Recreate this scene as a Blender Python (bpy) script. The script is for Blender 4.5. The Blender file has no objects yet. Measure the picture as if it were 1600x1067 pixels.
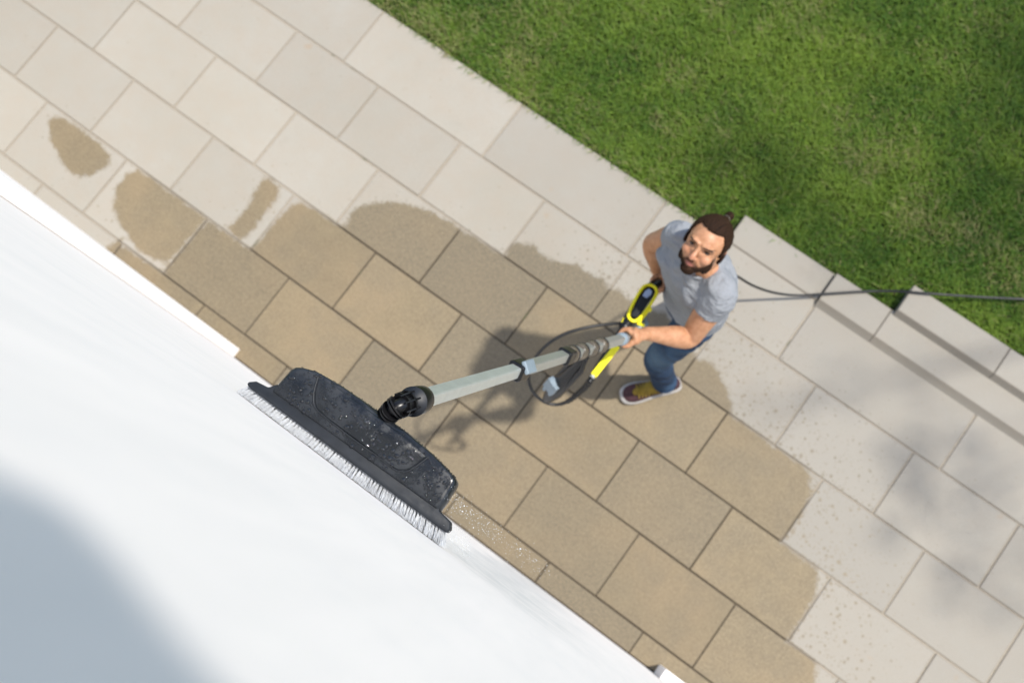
import bpy, bmesh, math, random
import numpy as np
from mathutils import Vector, Matrix
rng = np.random.default_rng(7); random.seed(7)
S = bpy.context.scene; COL = S.collection

# ---------------------------------------------------------------- camera
# X runs along the house wall, Y away from it over the terrace to the lawn, Z up
F = 1746.829; CAM = np.array([3.66697, 0.07701, 5.47878])
R = np.array([[0.80446, 0.5924, -0.0436], [0.57212, -0.79247, -0.21134], [-0.15975, 0.14507, -0.97644]])
cd = bpy.data.cameras.new('camera'); cam = bpy.data.objects.new('camera', cd); COL.objects.link(cam)
cd.sensor_fit = 'HORIZONTAL'; cd.sensor_width = 36; cd.lens = F / 1600 * 36
cd.clip_start = .01; cd.clip_end = 500
M = Matrix([[R[0][i], -R[1][i], -R[2][i], CAM[i]] for i in range(3)] + [[0, 0, 0, 1]])
cam.matrix_world = M; S.camera = cam
cd.dof.use_dof = True; cd.dof.focus_distance = 2.1
cd.dof.aperture_fstop = cd.lens * .001 / .0092

# ---------------------------------------------------------------- light
SUN_EL, SUN_AZ = math.radians(61), math.radians(45)     # azimuth from +X towards +Y
sdir = Vector((math.cos(SUN_AZ) * math.cos(SUN_EL), math.sin(SUN_AZ) * math.cos(SUN_EL), math.sin(SUN_EL)))
sl = bpy.data.lights.new('sun', 'SUN'); sl.energy = 3.5; sl.angle = math.radians(1.8); sl.color = (1, .95, .86)
so = bpy.data.objects.new('sun', sl); COL.objects.link(so)
so.rotation_euler = sdir.to_track_quat('Z', 'Y').to_euler(); so.location = (6, 6, 12)
w = bpy.data.worlds.new('World'); S.world = w; w.use_nodes = True
nt = w.node_tree; sky = nt.nodes.new('ShaderNodeTexSky'); sky.sky_type = 'NISHITA'; sky.sun_disc = False
sky.sun_elevation = SUN_EL; sky.sun_rotation = math.pi / 2 - SUN_AZ
bg = nt.nodes['Background']; bg.inputs[1].default_value = .15; nt.links.new(sky.outputs[0], bg.inputs[0])
S.view_settings.view_transform = 'Standard'; S.view_settings.look = 'None'; S.view_settings.exposure = 0.60
S.view_settings.gamma = 1

# ---------------------------------------------------------------- helpers
def G(px, py, z=0.):
    """point at height z seen at photo position px, py (used for measuring the place)"""
    d = R.T @ np.array([(px - 800) / F, (py - 533.5) / F, 1.]); t = (z - CAM[2]) / d[2]; return CAM + t * d
def PX(X):
    q = R @ (np.asarray(X, float) - CAM); return np.array([800 + F * q[0] / q[2], 533.5 + F * q[1] / q[2]])

class NT:
    """small node-building helper"""
    def __init__(s, name, **kw):
        s.m = bpy.data.materials.new(name); s.m.use_nodes = True; s.t = s.m.node_tree
        s.b = s.t.nodes['Principled BSDF']
        for k, v in kw.items(): s.set(k, v)
    def set(s, k, v):
        i = s.b.inputs[{'color': 'Base Color', 'rough': 'Roughness', 'metal': 'Metallic', 'spec': 'Specular IOR Level',
                        'trans': 'Transmission Weight', 'ior': 'IOR', 'coat': 'Coat Weight', 'normal': 'Normal', 'sss': 'Subsurface Weight'}[k]]
        if isinstance(v, bpy.types.NodeSocket): s.t.links.new(v, i)
        elif k == 'color': i.default_value = (*v, 1)
        else: i.default_value = v
    def n(s, ty, ins=None, **kw):
        nd = s.t.nodes.new('ShaderNode' + ty)
        for k, v in kw.items(): setattr(nd, k, v)
        for k, v in (ins or {}).items(): s.put(nd.inputs[k], v)
        return nd
    def put(s, sock, v):
        if isinstance(v, bpy.types.NodeSocket): s.t.links.new(v, sock)
        elif isinstance(v, tuple) and len(v) == 3 and sock.type == 'RGBA': sock.default_value = (*v, 1)
        else: sock.default_value = v
    def coord(s, scale=(1, 1, 1), rot=(0, 0, 0), kind='Object'):
        c = s.n('TexCoord'); return s.n('Mapping', {'Vector': c.outputs[kind], 'Scale': scale, 'Rotation': rot}).outputs[0]
    def noise(s, scale, detail=4, rough=.6, vec=None, out=0):
        return s.n('TexNoise', {'Vector': vec if vec is not None else s.coord(), 'Scale': scale, 'Detail': detail, 'Roughness': rough}).outputs[out]
    def vor(s, scale, vec=None, out='Distance', **kw):
        return s.n('TexVoronoi', {'Vector': vec if vec is not None else s.coord(), 'Scale': scale}, **kw).outputs[out]
    def math(s, op, a, b=0., c=0., clamp=False):
        nd = s.n('Math', {0: a, 1: b, 2: c}, operation=op); nd.use_clamp = clamp; return nd.outputs[0]
    def ramp(s, v, a, b, lo=0., hi=1.):
        return s.n('MapRange', {'Value': v, 'From Min': a, 'From Max': b, 'To Min': lo, 'To Max': hi}).outputs[0]
    def smooth(s, v, a, b, lo=0., hi=1.):
        return s.n('MapRange', {'Value': v, 'From Min': a, 'From Max': b, 'To Min': lo, 'To Max': hi}, interpolation_type='SMOOTHSTEP').outputs[0]
    def mix(s, f, a, b, mode='MIX'):
        nd = s.n('Mix', data_type='RGBA', blend_type=mode)
        s.put(nd.inputs[0], f); s.put(nd.inputs[6], a); s.put(nd.inputs[7], b); return nd.outputs[2]
    def attr(s, name, out='Fac'): return s.n('Attribute', attribute_name=name).outputs[out]
    def bump(s, h, dist=.001, strength=1., normal=None):
        ins = {'Height': h, 'Distance': dist, 'Strength': strength}
        if normal is not None: ins['Normal'] = normal
        o = s.n('Bump', ins).outputs[0]; s.set('normal', o); return o

class MB:
    def __init__(s): s.v = []; s.f = []; s.n = 0
    def add(s, v, f):
        v = np.asarray(v, float).reshape(-1, 3); s.v.append(v); s.f += [tuple(i + s.n for i in q) for q in f]; s.n += len(v); return s
    def verts(s): return np.concatenate(s.v) if s.v else np.zeros((0, 3))
    def build(s, name, mat=None, parent=None, smooth=True, inv=None):
        me = bpy.data.meshes.new(name); v = s.verts()
        me.from_pydata(v.tolist(), [], s.f); me.update()
        return link(name, me, mat, parent, smooth)
def link(name, me, mat=None, parent=None, smooth=True):
    o = bpy.data.objects.new(name, me); COL.objects.link(o)
    if mat:
        me.materials.clear(); me.materials.append(mat)
    if smooth: me.polygons.foreach_set('use_smooth', [True] * len(me.polygons))
    if parent:
        o.parent = parent; o.matrix_parent_inverse = parent_inv(parent)
    return o
def parent_inv(p):
    m = Matrix.Identity(4); q = p; ch = []
    while q: ch.append(q); q = q.parent
    for q in reversed(ch):
        m = m @ q.matrix_parent_inverse @ Matrix.LocRotScale(q.location, q.rotation_euler, q.scale)
    return m.inverted()
def empty(name, loc, label, cat, group=None):
    o = bpy.data.objects.new(name, None); COL.objects.link(o); o.location = loc; tag(o, label, cat, group); return o
def tag(o, label=None, cat=None, group=None, kind=None):
    if label: o['label'] = label
    if cat: o['category'] = cat
    if group: o['group'] = group
    if kind: o['kind'] = kind
    return o
def unit(v): v = np.asarray(v, float); return v / np.linalg.norm(v)
def frames(P, ref=(0, 0, 1)):
    P = np.asarray(P, float); T = np.gradient(P, axis=0); T /= np.linalg.norm(T, axis=1)[:, None]
    r = np.asarray(ref, float)
    if abs(T[0] @ unit(r)) > .95: r = np.array([1., 0, 0]) if abs(T[0][0]) < .9 else np.array([0, 1., 0])
    out = []
    for t in T:
        r = unit(r - t * (r @ t)); out.append((t, r, np.cross(t, r)))
    return out
def spline(P, n):
    """Catmull-Rom through rows of P (any width)"""
    P = np.asarray(P, float); Q = np.vstack([2 * P[0] - P[1], P, 2 * P[-1] - P[-2]]); out = []
    ts = np.linspace(0, len(P) - 1, n)
    for t in ts:
        i = min(int(t), len(P) - 2); u = t - i; a, b, c, d = Q[i:i + 4]
        out.append(.5 * ((2 * b) + (-a + c) * u + (2 * a - 5 * b + 4 * c - d) * u * u + (-a + 3 * b - 3 * c + d) * u ** 3))
    return np.array(out)
def tube(P, rad, n=12, ref=(0, 0, 1), sq=1., caps='round', prof=None):
    """tapered tube along P; rad scalar or per point; sq = squash of 2nd axis (scalar or per point)"""
    P = np.asarray(P, float); m = len(P); rad = np.broadcast_to(np.asarray(rad, float), (m,)); sq = np.broadcast_to(np.asarray(sq, float), (m,))
    fr = frames(P, ref); rings = []
    if prof is None:
        a = np.linspace(0, 2 * np.pi, n, endpoint=False); prof = np.c_[np.cos(a), np.sin(a)]
    prof = np.asarray(prof, float); n = len(prof)
    def ring(c, f, r, q): return c + r * prof[:, :1] * f[1] + r * q * prof[:, 1:] * f[2]
    seq = []
    if caps == 'round':
        for k in (1, .9, .7, .4): seq.append((P[0] - fr[0][0] * rad[0] * k, fr[0], rad[0] * math.sqrt(max(0, 1 - k * k)) + 1e-4, sq[0]))
    for i in range(m): seq.append((P[i], fr[i], rad[i], sq[i]))
    if caps == 'round':
        for k in (.4, .7, .9, 1): seq.append((P[-1] + fr[-1][0] * rad[-1] * k, fr[-1], rad[-1] * math.sqrt(max(0, 1 - k * k)) + 1e-4, sq[-1]))
    v = np.concatenate([ring(*q) for q in seq]); k = len(seq)
    f = [(i * n + j, i * n + (j + 1) % n, (i + 1) * n + (j + 1) % n, (i + 1) * n + j) for i in range(k - 1) for j in range(n)]
    f.append(tuple(range(n - 1, -1, -1))); f.append(tuple((k - 1) * n + j for j in range(n)))
    return v, f
def ellipsoid(c, r, axes=None, nu=20, nv=12):
    c = np.asarray(c, float); A = np.eye(3) if axes is None else np.asarray(axes, float); v = []; f = []
    for j in range(nv + 1):
        th = np.pi * j / nv; rr = max(math.sin(th), 1e-3)
        for i in range(nu):
            ph = 2 * np.pi * i / nu; q = np.array([r[0] * rr * math.cos(ph), r[1] * rr * math.sin(ph), r[2] * math.cos(th)])
            v.append(c + q @ A)
    for j in range(nv):
        for i in range(nu): f.append((j * nu + i, (j + 1) * nu + i, (j + 1) * nu + (i + 1) % nu, j * nu + (i + 1) % nu))
    f.append(tuple(range(nu))); f.append(tuple(nv * nu + i for i in range(nu - 1, -1, -1)))
    return np.array(v), f
def box(lo, hi):
    x0, y0, z0 = lo; x1, y1, z1 = hi
    return [(x0, y0, z0), (x1, y0, z0), (x1, y1, z0), (x0, y1, z0), (x0, y0, z1), (x1, y0, z1), (x1, y1, z1), (x0, y1, z1)], \
        [(0, 3, 2, 1), (4, 5, 6, 7), (0, 1, 5, 4), (1, 2, 6, 5), (2, 3, 7, 6), (3, 0, 4, 7)]
def obox(c, h, A):
    """oriented box, centre c, half sizes h, rows of A = axes"""
    v, f = box((-h[0], -h[1], -h[2]), h); return np.asarray(v) @ np.asarray(A) + np.asarray(c), f
def prism(outline, z0, z1):
    n = len(outline); v = [(x, y, z0) for x, y in outline] + [(x, y, z1) for x, y in outline]
    return v, [tuple(range(n - 1, -1, -1)), tuple(range(n, 2 * n))] + [(i, (i + 1) % n, n + (i + 1) % n, n + i) for i in range(n)]
def bevel(o, wd, seg=2, ang=35):
    m = o.modifiers.new('bevel', 'BEVEL'); m.width = wd; m.segments = seg; m.limit_method = 'ANGLE'; m.angle_limit = math.radians(ang); return o
def fuse(mb, voxel, it=6, fac=.5):
    """grow ONE continuous surface out of overlapping volumes"""
    me = bpy.data.meshes.new('tmp'); me.from_pydata(mb.verts().tolist(), [], mb.f); me.update()
    o = bpy.data.objects.new('tmp', me); COL.objects.link(o)
    bm = bmesh.new(); bm.from_mesh(me); bmesh.ops.recalc_face_normals(bm, faces=bm.faces); bm.to_mesh(me); bm.free()
    a = o.modifiers.new('r', 'REMESH'); a.mode = 'VOXEL'; a.voxel_size = voxel; a.adaptivity = 0
    if it: b = o.modifiers.new('s', 'SMOOTH'); b.iterations = it; b.factor = fac
    dg = bpy.context.evaluated_depsgraph_get(); dg.update()
    out = bpy.data.meshes.new_from_object(o.evaluated_get(dg)); bpy.data.objects.remove(o); bpy.data.meshes.remove(me)
    return out
def getv(me):
    a = np.empty(len(me.vertices) * 3, np.float32); me.vertices.foreach_get('co', a); return a.reshape(-1, 3).astype(float)
def setv(me, v): me.vertices.foreach_set('co', np.asarray(v, np.float32).ravel()); me.update()
def fattr(me, name, vals, dom='POINT'):
    a = me.attributes.new(name, 'FLOAT', dom); a.data.foreach_set('value', np.asarray(vals, np.float32))
def normals(me):
    a = np.empty(len(me.vertices) * 3, np.float32); me.vertices.foreach_get('normal', a); return a.reshape(-1, 3).astype(float)

# ---------------------------------------------------------------- wet / dry map of the terrace (water stains)
POLY = [
 [(75,185),(95,182),(130,205),(158,226),(172,243),(173,256),(160,265),(140,276),(122,277),(103,266),(92,245),(80,222)],
 [(215,266),(240,280),(282,311),(324,342),(262,412),(240,405),(215,390),(192,358),(177,325),(180,295),(197,272)],
 [(412,278),(425,279),(437,297),(432,312),(410,338),(392,365),(372,374),(357,358),(372,340),(388,322),(400,296)],
 [(188,372),(190,383),(255,426),(263,413),(324,343),(390,388),(398,384),(420,356),(455,322),(468,313),(530,351),(540,354),(545,336),
  (560,322),(585,317),(620,316),(655,324),(690,340),(719,358),(789,400),(800,381),(815,379),(835,383),(850,400),(872,409),(900,412),(924,431),(944,436),
  (952,450),(965,452),(976,462),(990,470),(1005,484),(1040,488),(1065,520),(1080,548),(1091,562),(1104,564),(1117,568),(1122,582),(1134,600),(1139,618),(1146,632),
  (1141,646),(1209,696),(1262,733),(1266,745),(1267,763),(1262,788),(1251,806),(1235,829),(1220,847),(1278,889),(1279,909),(1274,930),(1262,952),
  (1250,969),(1238,990),(1230,1002),(1274,1033),(1276,1050),(1274,1090),(1260,1140),(1150,1250),(1000,1200),(700,1000),(400,720),(190,480),(150,400)],
]
WP = [np.array([G(x, y)[:2] for x, y in p]) for p in POLY]
def sdf(pts):
    out = np.full(len(pts), -9.)
    for P in WP:
        Q = np.roll(P, -1, 0); d2 = np.full(len(pts), 1e9); inside = np.zeros(len(pts), bool)
        for a, b in zip(P, Q):
            ab = b - a; t = np.clip(((pts - a) @ ab) / (ab @ ab), 0, 1); q = pts - (a + t[:, None] * ab); d2 = np.minimum(d2, (q ** 2).sum(1))
            c = ((a[1] > pts[:, 1]) != (b[1] > pts[:, 1])); xi = a[0] + (pts[:, 1] - a[1]) / (b[1] - a[1] + 1e-12) * ab[0]; inside ^= c & (pts[:, 0] < xi)
        out = np.maximum(out, np.where(inside, 1, -1) * np.sqrt(d2))
    return out

# ---------------------------------------------------------------- materials of the setting
def wetness(t, co):
    e = t.math('SUBTRACT', t.noise(22, 5, .65, co), .5); e2 = t.math('SUBTRACT', t.noise(130, 3, .6, co), .5)
    s = t.math('ADD', t.attr('wet'), t.math('ADD', t.math('MULTIPLY', e, .07), t.math('MULTIPLY', e2, .055)))
    wet = t.smooth(s, -.012, .013)
    dens = t.attr('drops')                                         # splashed spots round the wet part
    c1 = t.vor(36, co); c2 = t.vor(78, co)
    cell = t.n('TexVoronoi', {'Vector': co, 'Scale': 36.}).outputs['Color']
    rnd = t.n('SeparateColor', {'Color': cell}).outputs[0]
    wob = t.math('MULTIPLY', t.math('SUBTRACT', t.noise(90, 2, .5, co), .5), .18)
    sp = t.math('GREATER_THAN', t.math('SUBTRACT', t.math('MULTIPLY', t.math('MULTIPLY', rnd, dens), .46), t.math('ADD', c1, wob)), 0.)
    cell2 = t.n('TexVoronoi', {'Vector': co, 'Scale': 78.}).outputs['Color']
    rnd2 = t.n('SeparateColor', {'Color': cell2}).outputs[1]
    sp2 = t.math('GREATER_THAN', t.math('SUBTRACT', t.math('MULTIPLY', t.math('MULTIPLY', rnd2, dens), .42), c2), 0.)
    spots = t.math('MULTIPLY', t.math('MAXIMUM', sp, sp2), .62)
    return t.math('MAXIMUM', wet, spots), wet
def mat_slab():
    t = NT('paving_stone'); co = t.coord()
    wet, core = wetness(t, co)
    big = t.noise(1.7, 3, .55, co); mid = t.noise(9, 5, .6, co); fine = t.noise(260, 3, .7, co); grain = t.noise(620, 2, .8, co)
    tint = t.attr('tint'); cool = t.attr('cool')
    dry = t.mix(t.ramp(big, .3, .7), (.405, .376, .315), (.445, .418, .362))
    dry = t.mix(t.ramp(mid, .35, .75, 0, .55), dry, (.43, .365, .29))
    dry = t.mix(cool, dry, (.365, .342, .298))
    dry = t.mix(t.ramp(fine, .35, .65, 0, .32), dry, (.27, .24, .20))
    dirt = t.smooth(t.noise(3.1, 6, .7, co), .60, .80); dry = t.mix(t.math('MULTIPLY', dirt, .35), dry, (.26, .24, .20))
    rust = t.smooth(t.noise(5.3, 2, .5, t.coord((1, 1, 1), (0, 0, 1.))), .70, .78); dry = t.mix(t.math('MULTIPLY', rust, .35), dry, (.42, .27, .14))
    speck = t.math('LESS_THAN', t.vor(11, co), .055); dry = t.mix(t.math('MULTIPLY', speck, .35), dry, (.25, .20, .14))
    w1 = t.mix(t.ramp(mid, .3, .7), (.185, .145, .089), (.238, .188, .112))
    wc = t.attr('wcool'); w1 = t.mix(t.ramp(wc, 0, 1, 0, .85), w1, (.140, .124, .094)); w1 = t.mix(t.math('MULTIPLY', t.smooth(big, .4, .65), t.math('SUBTRACT', 1., wc)), w1, (.262, .196, .115)); w1 = t.mix(t.smooth(t.noise(4.2, 4, .6, co), .42, .66, 0, .55), w1, (.175, .145, .098))
    w1 = t.mix(t.ramp(t.noise(95, 5, .85, co), .42, .68, 0, .7), w1, (.40, .32, .195))
    w1 = t.mix(t.ramp(t.noise(240, 4, .85, co), .48, .66, 0, .65), w1, (.115, .082, .045))
    w1 = t.mix(t.math('MULTIPLY', t.math('LESS_THAN', t.vor(210, co), .19), .55), w1, (.47, .37, .24))
    col = t.mix(wet, dry, w1)
    br = t.n('HueSaturation', {'Color': col, 'Value': t.ramp(tint, 0, 1, .70, .79), 'Saturation': 1.}).outputs[0]
    edge = t.attr('edge'); eg = t.math('MULTIPLY', t.smooth(edge, .010, 0.), .30)
    br = t.mix(eg, br, (.16, .13, .095))
    t.set('color', br); t.set('rough', t.ramp(wet, 0, 1, .9, .62)); t.set('spec', .35)
    h = t.math('ADD', t.math('MULTIPLY', fine, .6), t.math('MULTIPLY', t.noise(70, 4, .6, co), .8)); t.bump(h, .0016, .7)
    return t.m
def mat_joint():
    t = NT('joint_sand', rough=.95); co = t.coord(); s = t.smooth(t.attr('wet'), -.02, .02)
    n = t.noise(60, 4, .7, co)
    c = t.mix(s, t.mix(n, (.24, .205, .155), (.42, .37, .30)), t.mix(n, (.030, .023, .015), (.07, .052, .032)))
    moss = t.smooth(t.noise(6, 4, .7, co), .62, .72); t.set('color', t.mix(t.math('MULTIPLY', moss, .6), c, (.05, .07, .02))); return t.m
def mat_soil():
    t = NT('lawn_soil', rough=1.); co = t.coord(); n = t.noise(3, 5, .6, co); f = t.noise(60, 5, .8, co)
    c = t.mix(n, (.035, .075, .012), (.06, .10, .018)); t.set('color', t.mix(t.ramp(f, .4, .7), c, (.075, .06, .03))); t.bump(f, .02); return t.m
def mat_grass():
    t = NT('grass_blade', rough=.45); a = t.attr('hue'); d = t.attr('dryness')
    c = t.mix(a, (.032, .110, .009), (.178, .275, .030)); c = t.mix(d, c, (.30, .27, .12)); t.set('color', c); t.set('spec', .3)
    tr = t.n('BsdfTranslucent', {'Color': c}); mx = t.n('MixShader', {0: .28, 1: t.b.outputs[0], 2: tr.outputs[0]})
    t.t.links.new(mx.outputs[0], t.t.nodes['Material Output'].inputs[0]); return t.m
def mat_wall():
    t = NT('white_render', rough=.85); co = t.coord(); st = t.noise(5, 5, .6, t.coord((3.0, 1, .35)))
    tr = t.noise(12, 6, .7, t.coord((1, 1, .8))); c = t.mix(t.ramp(st, .35, .7), (.895, .845, .815), (.84, .80, .775))
    c = t.mix(t.ramp(tr, .52, .75, 0, .3), c, (.76, .745, .74))
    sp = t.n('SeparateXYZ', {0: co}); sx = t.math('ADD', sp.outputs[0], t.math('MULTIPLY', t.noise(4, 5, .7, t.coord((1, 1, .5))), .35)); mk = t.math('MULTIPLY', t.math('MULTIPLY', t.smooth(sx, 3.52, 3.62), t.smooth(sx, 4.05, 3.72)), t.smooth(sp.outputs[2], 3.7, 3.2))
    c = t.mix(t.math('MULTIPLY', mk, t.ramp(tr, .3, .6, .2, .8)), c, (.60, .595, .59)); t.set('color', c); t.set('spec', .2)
    g = t.noise(180, 4, .7, co); t.bump(t.math('ADD', g, t.math('MULTIPLY', t.noise(25, 3, .5, co), 1.5)), .0007, .5); return t.m
def mat_pilaster():
    t = NT('smooth_white_render', rough=.8); co = t.coord(); c = t.mix(t.noise(4, 3, .5, co), (.90, .86, .83), (.88, .845, .82)); t.set('color', c); t.set('spec', .2); t.bump(t.noise(120, 3, .6, co), .0005, .4); return t.m

# ---------------------------------------------------------------- ground, lawn base, paving
YL = {'E': .1245, 'D': .4912, 'C': .8578, 'B': 1.2245, 'A': 1.5905, 'K': 1.955}
JO = {
 'EW': ('E', [(66,289),(191,381),(319,476.6),(450,570),(583,668),(718,770),(859,877),(1005,987.5)]),
 'DE': ('D', [(73,161),(197,252),(324,342),(452,434),(583.6,530.5),(716,627.5),(856,727.5),(999,833),(1149,943.5),(1310,1060)]),
 'CD': ('C', [(209,125.6),(333,215),(459,305.6),(585,397),(721,491.5),(856,586),(999,687),(1144,793),(1296,904),(1461,1021)]),
 'BC': ('B', [(212,0),(337.5,89),(463,175.5),(591,265.5),(719,358),(856,447),(990,544),(1136,645),(1286,749),(1444,860)]),
 'AB': ('A', [(463,51),(589,139),(720,224),(851,314),(985,408),(1127,502),(1274,603),(1427,707),(1594,816)]),
 'KA': ('A', [(538,94),(754,244),(978,400),(1215,560),(1472,728)]),
}
me_v = []; me_f = []; att = {'tint': [], 'cool': [], 'edge': [], 'wcool': []}; base = 0
def slab(x0, x1, y0, y1, z=0., gap=.0031, th=.045, dz=None, slope=0.):
    """one paving stone as a fine grid so that the water line can cross it; returns verts, faces and per-vertex edge distance"""
    gx, gy = gap * random.uniform(.6, 1.3), gap * random.uniform(.85, 1.5)
    x0 += gx; x1 -= gx; y0 += gy; y1 -= gy
    nx = max(2, int((x1 - x0) / .022)); ny = max(2, int((y1 - y0) / .022)); b = .0028
    xs = np.r_[x0, x0 + b, np.linspace(x0 + .012, x1 - .012, nx), x1 - b, x1]; ys = np.r_[y0, y0 + b, np.linspace(y0 + .012, y1 - .012, ny), y1 - b, y1]
    X, Y = np.meshgrid(xs, ys, indexing='ij'); e = np.minimum(np.minimum(X - x0, x1 - X), np.minimum(Y - y0, y1 - Y))
    dz = random.uniform(-.0012, .0012) if dz is None else dz
    sx, sy = random.uniform(-.002, .002), random.uniform(-.002, .002)
    Z = z + dz + (X - x0) * sx + (Y - y0) * sy - np.where(e < 1e-6, b, 0)
    top = np.stack([X, Y, Z], -1).reshape(-1, 3); NX, NY = len(xs), len(ys); idx = np.arange(NX * NY).reshape(NX, NY)
    f = [(idx[i, j], idx[i + 1, j], idx[i + 1, j + 1], idx[i, j + 1]) for i in range(NX - 1) for j in range(NY - 1)]
    ring = list(idx[:, 0]) + list(idx[-1, 1:]) + list(idx[-2::-1, -1]) + list(idx[0, -2:0:-1])
    low = top[ring].copy(); low[:, 2] = z - th; low[:, 1] -= np.where(np.abs(low[:, 1] - y0) < 1e-6, slope, 0.); n0 = len(top); m = len(ring)
    f += [(ring[(k + 1) % m], ring[k], n0 + k, n0 + (k + 1) % m) for k in range(m)]
    return np.vstack([top, low]), f, np.r_[e.ravel(), np.full(m, .02)]
def put_slab(*a, **k):
    global base
    v, f, e = slab(*a, **k); me_v.append(v); me_f.extend([tuple(int(i) + base for i in q) for q in f]); base += len(v); n = len(v)
    xc, yc = v[:, 0].mean(), v[:, 1].mean()
    att['tint'].append(np.full(n, random.random())); att['edge'].append(e)
    right = np.clip((xc - 2.9) / 1.3, 0, 1) * .75
    cl = np.clip(right * .75 + random.uniform(-.08, .12) + (.3 if random.random() < .06 else 0), 0, 1); att['cool'].append(np.full(n, cl)); att['wcool'].append(np.full(n, np.clip(random.uniform(-.2, .55) + (.55 if random.random() < .2 else 0) + (.65 if yc > 1.25 else (-.25 if yc > .9 else 0)), 0, 1)))
def finish(name, mat):
    global me_v, me_f, att, base
    v = np.concatenate(me_v); me = bpy.data.meshes.new(name); me.from_pydata(v.tolist(), [], me_f); me.update()
    s = sdf(v[:, :2]); fattr(me, 'wet', s)
    dr = np.clip(1 - np.abs(s) / .75, 0, 1) * np.clip((v[:, 0] - 2.45) / .5, 0, 1)
    dr = np.maximum(dr, np.clip(1 - np.abs(s) / .28, 0, 1) * .55); fattr(me, 'drops', dr * .95)
    for k in ('tint', 'cool', 'edge', 'wcool'): fattr(me, k, np.concatenate(att[k]))
    o = link(name, me, mat, None, False); me_v = []; me_f = []; att = {'tint': [], 'cool': [], 'edge': [], 'wcool': []}; base = 0
    return tag(o, kind='structure')
MS = mat_slab()
ROWS = {'EW': (.004, YL['E'], .55), 'DE': (YL['E'], YL['D'], .55), 'CD': (YL['D'], YL['C'], .55), 'BC': (YL['C'], YL['B'], .55), 'AB': (YL['B'], YL['A'], .55), 'KA': (YL['A'], YL['K'], .955)}
for k, (y0, y1, L) in ROWS.items():
    xs = sorted(G(*p)[0] for p in JO[k][1])
    while xs[0] > -2.6: xs.insert(0, xs[0] - L)
    while xs[-1] < 8.6: xs.append(xs[-1] + L)
    for a, b in zip(xs[:-1], xs[1:]): put_slab(a, b, y0, y1)
finish('paving', MS)
nx, ny = 560, 100; xs = np.linspace(-3.3, 9.2, nx); ys = np.linspace(0.001, 1.950, ny); X, Y = np.meshgrid(xs, ys, indexing='ij')
v = np.stack([X, Y, np.full_like(X, -.0062)], -1).reshape(-1, 3); idx = np.arange(nx * ny).reshape(nx, ny)
f = np.stack([idx[:-1, :-1], idx[1:, :-1], idx[1:, 1:], idx[:-1, 1:]], -1).reshape(-1, 4).tolist()
me = bpy.data.meshes.new('joint_bed'); me.from_pydata(v.tolist(), [], f); fattr(me, 'wet', sdf(v[:, :2])); tag(link('joint_bed', me, mat_joint(), None, False), kind='structure')

# two low steps of the same stone on the lawn side
GRP = None
def step(name, x0, xs, x1, y0, y1, z, label, zl=None):
    for i, (a, b) in enumerate(zip([x0] + xs, xs + [x1])): put_slab(a, b, y0, y1, z=zl if zl and i == 0 else z, th=z + .05, dz=0., gap=.0015, slope=.075)
    o = finish(name, MS); del o['kind']; tag(o, label, 'step')
step('stone_step', 3.345, [3.885, 4.205, 5.16], 7.9, 1.9495, 2.118, .036, 'long low stone step in front, running from behind the man along the terrace edge', .008)
step('stone_step', 4.222, [4.765, 5.72], 7.9, 2.1145, 2.272, .074, 'shorter and higher stone step at the right, under the black hose and against the lawn')

o = MB().add([(-60, -60, -.052), (60, -60, -.052), (60, 60, -.052), (-60, 60, -.052)], [(0, 1, 2, 3)]).build('ground', mat_soil(), None, False); tag(o, kind='structure')
# lawn bed: gently uneven earth the blades stand in
nx, ny = 200, 120; xs = np.linspace(-6, 12, nx); ys = np.linspace(1.957, 12, ny); X, Y = np.meshgrid(xs, ys, indexing='ij')
Z = -.03 + .006 * np.sin(X * 3.1 + 1) * np.sin(Y * 4.2) + .004 * np.sin(X * 9 + Y * 5)
idx = np.arange(nx * ny).reshape(nx, ny); f = np.stack([idx[:-1, :-1], idx[1:, :-1], idx[1:, 1:], idx[:-1, 1:]], -1).reshape(-1, 4).tolist()
o = MB().add(np.stack([X, Y, Z], -1).reshape(-1, 3), f).build('lawn', bpy.data.materials['lawn_soil']); tag(o, kind='structure')

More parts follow.
